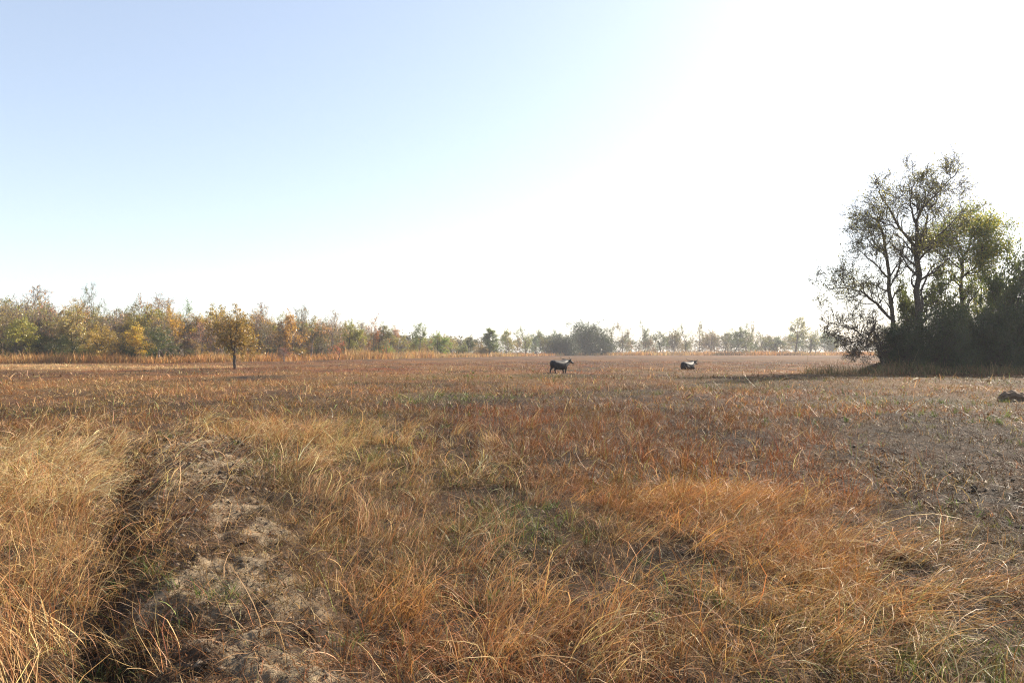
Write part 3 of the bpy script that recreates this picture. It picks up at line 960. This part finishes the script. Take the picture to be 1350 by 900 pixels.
def woodland_mass():
    """far woods that read as one mass, behind everything"""
    rng = np.random.default_rng(77)
    S_ = []
    for i in range(5200):
        u = rng.uniform(-200, 1500)
        if u < 640:
            d = edge_d(u) * rng.uniform(1.25, 1.5); top = rng.uniform(.5, 7.5)
        else:
            d = rng.uniform(470, 640); top = rng.uniform(.3, 13.5) * (0.6 + .6 * vnoise(np.array(u * .03), np.array(0.), 3))
        x, y = at(u, d=d)
        S_.append((x, y, top))
    S_ = np.array(S_)
    d = S_[:, 1]
    V1, F1, C1 = leaves(rng, S_, 20, 1.2, .42, [(.07, .075, .04), (.10, .09, .05), (.13, .10, .06), (.06, .075, .04)])
    tag(mesh_obj('distant_woodland', V1, F1, blade_mat('woodland_leaves', .3), cols=C1), 'hazy far woods closing the horizon behind the single trees', 'woodland', kind='stuff')


woodland_mass()

# the lone tree in the field
tree('field_tree', 'flat', 1, 313, 68, 403, 56, (.28, .19, .08), 'small lone tree with a thin dark trunk standing out in the field', 'tree', bark=M_BARK)


# ------------------------------------------------------------------ the near trees on the right
DR = 57.0


def cp(cx, cy_, off=0.0, d=DR):
    """a point read off the enlarged view of the near trees, given its own depth"""
    cy_ = cy_ + 24 * max(0.0, min(1.0, (260 - cy_) / 140))     # room for the twigs that grow past the limb ends
    u, v = 1050 + cx / 2.5, 180 + cy_ / 2.5
    dd = d + off
    return np.array([(u - 675) / FPX * dd, dd, topz(v, dd)])


def near_tree(name, limbs, label, seed, leafcol, per, sigma, size, tones, keep=1.0, prm=None, maxlev=3, bark=M_BARK, minlev=None, every=1, droop=0.0):
    rng = np.random.default_rng(seed)
    prm = prm or dict(steps=6, wander=.15, up=(.04, .05, .03, .0), kids=(5, 5, 4), bare=.2, ang=.8, ratio=.55)
    lines = []
    org = limbs[0][0][0].copy(); org[2] = float(height(org[0], org[1]))
    for pts, r0, r1, kids, L in limbs:
        P = [pts[0]]
        for a, b in zip(pts[:-1], pts[1:]):
            for t in (1 / 3, 2 / 3, 1):
                P.append(a + (b - a) * t + (rng.normal(0, .07, 3) if t < 1 else 0))
        P = np.array(P)
        kids = int(kids * 1.35)
        R = np.linspace(r0, r1, len(P))
        lines.append((P, R, 0))
        for i in range(kids):
            t = .15 + .85 * (i + rng.random()) / max(kids, 1)
            f = t * (len(P) - 1); k = min(int(f), len(P) - 2)
            q = P[k] + (P[k + 1] - P[k]) * (f - k)
            ax = unit(P[k + 1] - P[k]); a = rng.random() * 6.3
            side = unit(np.cross(ax, [math.cos(a), math.sin(a), .01]))
            nd = unit(ax * .62 + side * .8 + np.array([0, 0, .1]))
            grow(rng, lines, q, nd, L * (.6 + .7 * rng.random()) * (1.1 - .4 * t), max(R[k] * .5, .02), 1, maxlev, prm)
    V, F = tubes([(l[0] - org, l[1], l[2]) for l in lines], .015)
    e = link(bpy.data.objects.new(name, None)); e.location = org; tag(e, label, 'tree')
    mesh_obj('trunk', V, F, bark, parent=e, smooth_sh=True)
    sd = seeds_of(lines, maxlev if minlev is None else minlev, rng, keep, every) - org
    LV, LF, LC = leaves(rng, sd, per, sigma, size, tones, droop)
    c = mesh_obj('crown', LV, LF, M_LEAF, parent=e, cols=LC)
    c.color = (*leafcol, 1)
    print(name, len(F), len(LF))
    return e


TT = [(1, 1, 1), (1.3, 1.2, .8), (.7, .8, .9), (1.1, 1.0, .8)]
fine = dict(steps=7, wander=.15, up=(.04, .05, .03, .0), kids=(6, 5, 4, 3), bare=.15, ang=.7, ratio=.70)
near_tree('big_tree', [
    ([cp(405, 800), cp(403, 560), cp(398, 400), cp(396, 365)], .27, .17, 12, 2.8),
    ([cp(396, 365), cp(345, 305, .8), cp(310, 230, 1.2), cp(285, 190, 1.4), cp(268, 145, 1.2)], .13, .03, 10, 1.9),
    ([cp(345, 305, .8), cp(300, 290, -.6), cp(262, 268, -1.2)], .07, .02, 5, 1.4),
    ([cp(396, 365), cp(398, 280, -1), cp(420, 225, -1.6), cp(460, 185, -1.4), cp(500, 130, -1), cp(540, 85, -.8)], .14, .025, 15, 2.1),
    ([cp(398, 290, -1), cp(380, 220, -1.8), cp(385, 150, -2.2), cp(400, 100, -2.4)], .08, .02, 9, 1.7),
    ([cp(398, 400), cp(430, 310, 1.5), cp(438, 240, 2), cp(480, 175, 2.4), cp(490, 110, 2)], .11, .025, 11, 2.1),
    ([cp(398, 420), cp(450, 350, -1.8), cp(510, 290, -2.5), cp(560, 240, -2.5)], .09, .02, 10, 1.9),
], 'tallest near tree, open crown of bare dark limbs against the white sky', 3, (.22, .21, .075), 3, .28, .05, TT, keep=.8, prm=fine, maxlev=3, every=2)  # leaf colour lightened to carry the glare of the bright sky

near_tree('second_tree', [
    ([cp(325, 790, 1), cp(315, 560, 1), cp(300, 400, 1.6), cp(285, 310, 1.8), cp(262, 270, 2), cp(230, 252, 2)], .20, .03, 16, 2.3),
    ([cp(318, 480, 1), cp(345, 400, 2.2), cp(360, 345, 3)], .09, .03, 8, 1.8),
    ([cp(325, 610, 1), cp(265, 548, 0), cp(215, 510, -1), cp(150, 498, -1.6), cp(78, 506, -2)], .12, .015, 14, 1.7),
    ([cp(300, 590, 1), cp(240, 535, 1.5), cp(195, 470, 2), cp(150, 440, 2)], .08, .015, 10, 1.6),
    ([cp(308, 470, 1), cp(250, 410, -1), cp(200, 370, -1.5)], .08, .015, 10, 1.7),
    ([cp(300, 400, 1.6), cp(245, 350, .5), cp(215, 300, 0)], .06, .015, 8, 1.5),
], 'crooked near tree spreading long thin limbs out to the left', 8, (.17, .17, .06), 3, .28, .05, TT, keep=.8, prm=fine, maxlev=3, every=2)

near_tree('leaning_tree', [
    ([cp(290, 760, -1), cp(268, 690, -1), cp(255, 640, -1.4), cp(262, 600, -1.6)], .15, .04, 10, 1.5),
    ([cp(268, 690, -1), cp(215, 655, -2), cp(170, 625, -2.5), cp(100, 610, -3)], .07, .015, 16, 1.5),
    ([cp(260, 660, -1.2), cp(210, 690, -2), cp(150, 665, -2.4)], .05, .015, 14, 1.3),
    ([cp(290, 700, -1), cp(240, 705, -2.5), cp(185, 700, -3)], .05, .015, 12, 1.1),
], 'low leaning tree of tangled grey twigs left of the big trunks', 15, (.15, .12, .07), 2, .2, .04, TT, keep=.7, prm=fine, maxlev=3, every=2, bark=M_BARK)

near_tree('yellowing_tree', [
    ([cp(560, 800, 3), cp(550, 600, 3), cp(545, 470, 3), cp(552, 400, 3)], .20, .10, 10, 2.4),
    ([cp(552, 400, 3), cp(590, 340, 2.5), cp(640, 300, 2)], .09, .02, 14, 1.8),
    ([cp(552, 400, 3), cp(530, 330, 4), cp(560, 280, 4.5)], .09, .02, 12, 1.8),
    ([cp(545, 470, 3), cp(600, 420, 2), cp(640, 380, 1.5)], .08, .02, 14, 1.8),
    ([cp(548, 440, 3), cp(480, 390, 2), cp(460, 350, 2)], .07, .02, 10, 1.7),
], 'near tree with a yellow green crown right of the tallest one', 22, (.25, .25, .06), 6, .5, .07, [(1, 1, 1), (1.45, 1.2, .8), (.55, .75, .9), (.75, .95, .9)], maxlev=3, every=2)


def bush_at(name, cx, ctop, off, wpx, var, col, label, cat='shrub', kind='bush'):
    u = 1050 + cx / 2.5
    return tree(name, kind, var, u, DR + off, 180 + ctop / 2.5, wpx, col, label, cat, 'dense growth under the near trees')


DK = (.065, .088, .046)
bush_at('dense_shrub', 365, 590, -1.5, 60, 0, DK, 'dark green thicket wrapped round the foot of the tallest tree')
bush_at('dense_shrub', 470, 540, -2.5, 66, 1, DK, 'tall dark thicket just right of the tallest trunk')
bush_at('dense_shrub', 570, 570, -1.0, 70, 2, (.075, .10, .046), 'dark leafy thicket below the yellow green crown')
bush_at('dense_shrub', 660, 540, -2.2, 62, 0, DK, 'dark thicket second from the right edge')
bush_at('dense_shrub', 318, 670, .8, 38, 2, DK, 'small dark bush on the earth bank left of the trunks')
bush_at('leafy_tree', 375, 440, 2.5, 52, 1, (.12, .14, .055), 'leafy tree with fine gaps between the two tallest trunks', 'tree', 'full')
bush_at('leafy_tree', 470, 395, 3.5, 62, 0, (.13, .155, .055), 'green leafy tree filling behind the tallest trunk', 'tree', 'full')
bush_at('leafy_tree', 530, 470, -.5, 60, 2, (.10, .12, .05), 'half height dark green tree in front of the yellowing one', 'tree', 'full')
bush_at('leafy_tree', 625, 375, 5.0, 64, 1, (.15, .17, .05), 'green leafy tree behind the yellowing tree', 'tree', 'full')
bush_at('dark_tree', 728, 322, .6, 70, 1, (.09, .12, .05), 'tall dark green tree closing the right side of the view', 'tree', 'full')
bush_at('dark_tree', 790, 300, 1.0, 90, 0, (.08, .105, .046), 'dark full tree cut by the right edge of the view', 'tree', 'full')
bush_at('dense_shrub', 740, 520, -2.0, 62, 1, DK, 'dark thicket at the very right edge')
bush_at('dark_tree', 680, 395, -.8, 58, 2, (.09, .115, .05), 'dark tree between the yellow crown and the edge tree', 'tree', 'full')
bush_at('dark_tree', 900, 250, 2.0, 90, 2, (.045, .06, .028), 'dark full tree just outside the right of the view', 'tree', 'full')
bush_at('dense_shrub', 860, 480, -2.0, 80, 0, DK, 'dark thicket just outside the right of the view')


def foot_grass():
    """ragged dry grass growing into the foot of the near trees"""
    n = 9000
    x = RNG.uniform(23, 46, n); y = 53.2 + RNG.normal(0, 1.0, n) + .04 * (x - 33)
    k = RNG.random(n) < .25 + smooth(.4, .6, fbm(x * .7, y * .7, 3, 931))
    x, y = x[k], y[k]; n = len(x)
    L = (.35 + .45 * vnoise(x * .6, y * .6, 937)) * np.exp(RNG.normal(0, .35, n))
    c = np.where((RNG.random(n) < .4)[:, None], np.array([.12, .13, .05]), np.array([.26, .17, .09]))
    V, F, C = blades(x, y, RNG.random(n) * 6.3, L, np.abs(RNG.normal(.2, .2, n)), np.abs(RNG.normal(.9, .5, n)), .03 * np.ones(n), vary(c, n, .2), 3)
    tag(mesh_obj('rough_grass', V, F, M_BLADE, cols=C), 'rough grass at the foot of the dark thickets on the right', 'grass', kind='stuff')


foot_grass()


# ------------------------------------------------------------------ small dark earth mound at the right edge
def lump(name, u, v, rx, rz, label):
    x, y = at(u, v)
    n, m = 72, 26
    th = np.linspace(0, 2 * math.pi, n, endpoint=False)
    V, F = [], []
    for j in range(m):
        t = j / (m - 1)
        r = math.cos(t * math.pi / 2) ** .8
        X = rx * r * np.cos(th); Y = rx * .8 * r * np.sin(th); Z = rz * math.sin(t * math.pi / 2) - .05
        k = .5 + .95 * fbm(X * 8 + 50, Y * 8 + 50 + Z * 11, 4, 501)
        V.append(np.stack([X * k, Y * k, (Z * k) * np.ones(n)], -1))
    V = np.vstack(V)
    for j in range(m - 1):
        for i in range(n):
            a, b = j * n + i, j * n + (i + 1) % n
            F.append((a, b, b + n, a + n))
    o = mesh_obj(name, V, np.array(F), plain_mat('dark_earth', (.10, .07, .048), .95, (.20, .14, .095), 14), smooth_sh=True)
    o.location = (x, y, float(height(x, y)))
    tag(o, label, 'earth mound')


lump('earth_mound', 1336, 529, .46, .34, 'small dark crumbly earth mound at the right edge of the field')


# ------------------------------------------------------------------ water buffaloes
def loft(rings, n=14):
    """rings: (centre xyz, half width, half height, pitch of the ring)"""
    V, F = [], []
    for (c, w, h, p) in rings:
        for k in range(n):
            a = 2 * math.pi * k / n
            s, t = math.cos(a) * w, math.sin(a) * h
            V.append((c[0] - t * math.sin(p), c[1] + s, c[2] + t * math.cos(p)))
    for j in range(len(rings) - 1):
        for k in range(n):
            a, b = j * n + k, j * n + (k + 1) % n
            F.append((a, b, b + n, a + n))
    F.append(tuple(range(n))[::-1]); F.append(tuple(range((len(rings) - 1) * n, len(rings) * n)))
    return V, F


def pylist_mesh(name, pieces, mat, parent=None):
    V, F = [], []
    for v, f in pieces:
        o = len(V); V += v; F += [tuple(i + o for i in q) for q in f]
    me = bpy.data.meshes.new(name); me.from_pydata(V, [], F); me.update()
    for p in me.polygons: p.use_smooth = True
    me.materials.append(mat)
    return link(bpy.data.objects.new(name, me), parent)


def limb(points, n=10):
    """vertical-ish limb: list of (x, y, z, half depth, half width)"""
    V, F = [], []
    for (x, y, z, dx, dy) in points:
        for k in range(n):
            a = 2 * math.pi * k / n
            V.append((x + math.cos(a) * dx, y + math.sin(a) * dy, z))
    for j in range(len(points) - 1):
        for k in range(n):
            a, b = j * n + k, j * n + (k + 1) % n
            F.append((a, b, b + n, a + n))
    F.append(tuple(range(n))[::-1]); F.append(tuple(range((len(points) - 1) * n, len(points) * n)))
    return V, F


M_HIDE = plain_mat('buffalo_hide', (.017, .018, .022), .62, (.04, .037, .04), 5, .14)
M_HORN = plain_mat('horn', (.06, .055, .05), .5, (.13, .12, .10), 8, .2)
M_EYE = plain_mat('eye', (.01, .008, .006), .1, None, 3, .6)


def buffalo(name, u, v, rz, label, mat, scale=1.0, lying=False, head_up=0.0, horn=1.0, yaw=0.0):
    e = link(bpy.data.objects.new(name, None))
    x, y = at(u, v)
    e.location = (x, y, float(height(x, y)) - (-.02 if lying else .15))
    e.rotation_euler = (0, 0, rz)
    e.scale = (scale, scale * 1.2, scale)
    tag(e, label, 'buffalo', 'water buffaloes grazing')
    dz = -.52 if lying else 0.0
    pcs = []
    trunk = [((-1.02, 0, 1.06), .10, .14, 0), ((-.95, 0, 1.04), .24, .28, 0), ((-.75, 0, 1.0), .32, .36, 0), ((-.4, 0, .91), .40, .42, 0), ((0, 0, .87), .43, .44, 0),
             ((.35, 0, .90), .40, .45, 0), ((.60, 0, .98), .31, .40, 0), ((.80, 0, 1.04), .23, .32, .15), ((1.0, 0, 1.13), .16, .23, .3), ((1.17, 0, 1.20 + head_up), .13, .17, .2)]
    pcs.append(loft([((c[0], c[1], c[2] + dz), w, h, p) for c, w, h, p in trunk]))
    hz = 1.22 + head_up + dz
    cy0, sy0 = math.cos(yaw), math.sin(yaw)
    hd = [((0, 0, .03), .12, .15, 0), ((.12, 0, .02), .135, .155, 0), ((.26, 0, -.05), .11, .125, 0), ((.40, 0, -.12), .085, .095, 0), ((.50, 0, -.16), .095, .085, 0), ((.56, 0, -.17), .07, .06, 0)]
    pcs.append(loft([((1.10 + c[0] * cy0, c[0] * sy0, hz + c[2]), w, h, -.35) for c, w, h, p in hd]))
    for s in (-1, 1):      # ears
        pcs.append(loft([((1.12, s * .10, hz + .03), .03, .05, 0), ((1.08, s * .22, hz + .03), .03, .06, 0), ((1.04, s * .34, hz - .01), .02, .02, 0)], 8))
        if not lying:
            # front leg with carpal joint, hind leg with stifle and hock
            st = .10 * s
            pcs.append(limb([(.52, s * .19, .95, .19, .13), (.53, s * .20, .66, .12, .10), (.55 + st * .5, s * .20, .42, .075, .075), (.55 + st * .6, s * .20, .36, .07, .07), (.54 + st, s * .20, .16, .05, .05), (.55 + st, s * .20, .07, .065, .06), (.57 + st, s * .20, -.02, .08, .07)]))
            pcs.append(limb([(-.74, s * .19, 1.05, .24, .13), (-.68, s * .21, .72, .19, .12), (-.76 - st * .4, s * .20, .56, .12, .09), (-.86 - st * .6, s * .20, .42, .075, .065), (-.83 - st, s * .20, .28, .055, .05), (-.80 - st, s * .20, .08, .065, .06), (-.78 - st, s * .20, -.02, .08, .07)]))
        else:
            pcs.append(loft([((.45, s * .22, .32), .12, .16, 0), ((.66, s * .26, .16), .08, .09, 0), ((.80, s * .22, .07), .06, .06, 0), ((.50, s * .18, .05), .05, .05, 0)], 8))
            pcs.append(loft([((-.75, s * .22, .34), .16, .24, 0), ((-.45, s * .34, .20), .12, .15, 0), ((-.25, s * .36, .08), .06, .07, 0), ((-.60, s * .38, .05), .05, .05, 0)], 8))
    # tail
    pcs.append(limb([(-1.05, .02, .42 + dz * .2, .05, .05), (-1.08, .01, .55 + dz * .3, .035, .03), (-1.07, 0, .85 + dz * .6, .03, .03), (-1.00, 0, 1.15 + dz, .05, .05)], 8))
    b = pylist_mesh('body', pcs, mat, e)
    rm = b.modifiers.new('remesh', 'REMESH'); rm.mode = 'VOXEL'; rm.voxel_size = .028; rm.use_smooth_shade = True
    sm = b.modifiers.new('smooth', 'SMOOTH'); sm.iterations = 4; sm.factor = .5
    for s in (-1, 1):
        pts = []
        for k in range(10):
            t = k / 9
            pts.append(np.array([1.16 - .62 * t ** 1.1 * horn, s * (.10 + .42 * math.sin(t * 2.1) * horn), hz + .12 + .10 * t + .16 * t * t * horn]))
        V, F = tubes([(np.array(pts), np.linspace(.06, .012, 10), 0)], .01, (10,))
        h = mesh_obj('horn', V, F, M_HORN, parent=e, smooth_sh=True)
        ev, ef = limb([(1.24 + .02 * math.cos(a), s * .125, hz + .03 + .022 * math.sin(a), .012, .012) for a in (-1.2, 0, 1.2)], 8)
        pylist_mesh('eye', [(ev, ef)], M_EYE, e)
    return e


buffalo('water_buffalo', 738, 492.0, math.radians(37), 'dark water buffalo standing alone in the field, facing right', M_HIDE, .88)
buffalo('water_buffalo', 907, 486.5, math.radians(42), 'smaller looking dark water buffalo resting low in the grass farther right', M_HIDE, .95, lying=True, head_up=.05)

# ------------------------------------------------------------------ the air
def haze():
    m = bpy.data.materials.new('haze_air'); m.use_nodes = True
    nt = m.node_tree; nt.nodes.clear()
    out = nt.nodes.new('ShaderNodeOutputMaterial')
    v = nt.nodes.new('ShaderNodeVolumePrincipled')
    v.inputs['Color'].default_value = (.88, .92, 1.0, 1)
    v.inputs['Density'].default_value = .00027
    v.inputs['Anisotropy'].default_value = .2
    nt.links.new(v.outputs[0], out.inputs['Volume'])
    X, Z0, Z1 = 2450, -2.0, 26.0
    V = np.array([(sx * X, sy * X, z) for z in (Z0, Z1) for (sx, sy) in ((-1, -1), (1, -1), (1, 1), (-1, 1))], float)
    F = np.array([(3, 2, 1, 0), (4, 5, 6, 7), (0, 1, 5, 4), (1, 2, 6, 5), (2, 3, 7, 6), (3, 0, 4, 7)])
    o = mesh_obj('haze', V, F, m)
    tag(o, 'thin dry season haze over the fields', 'haze', kind='stuff')


haze()
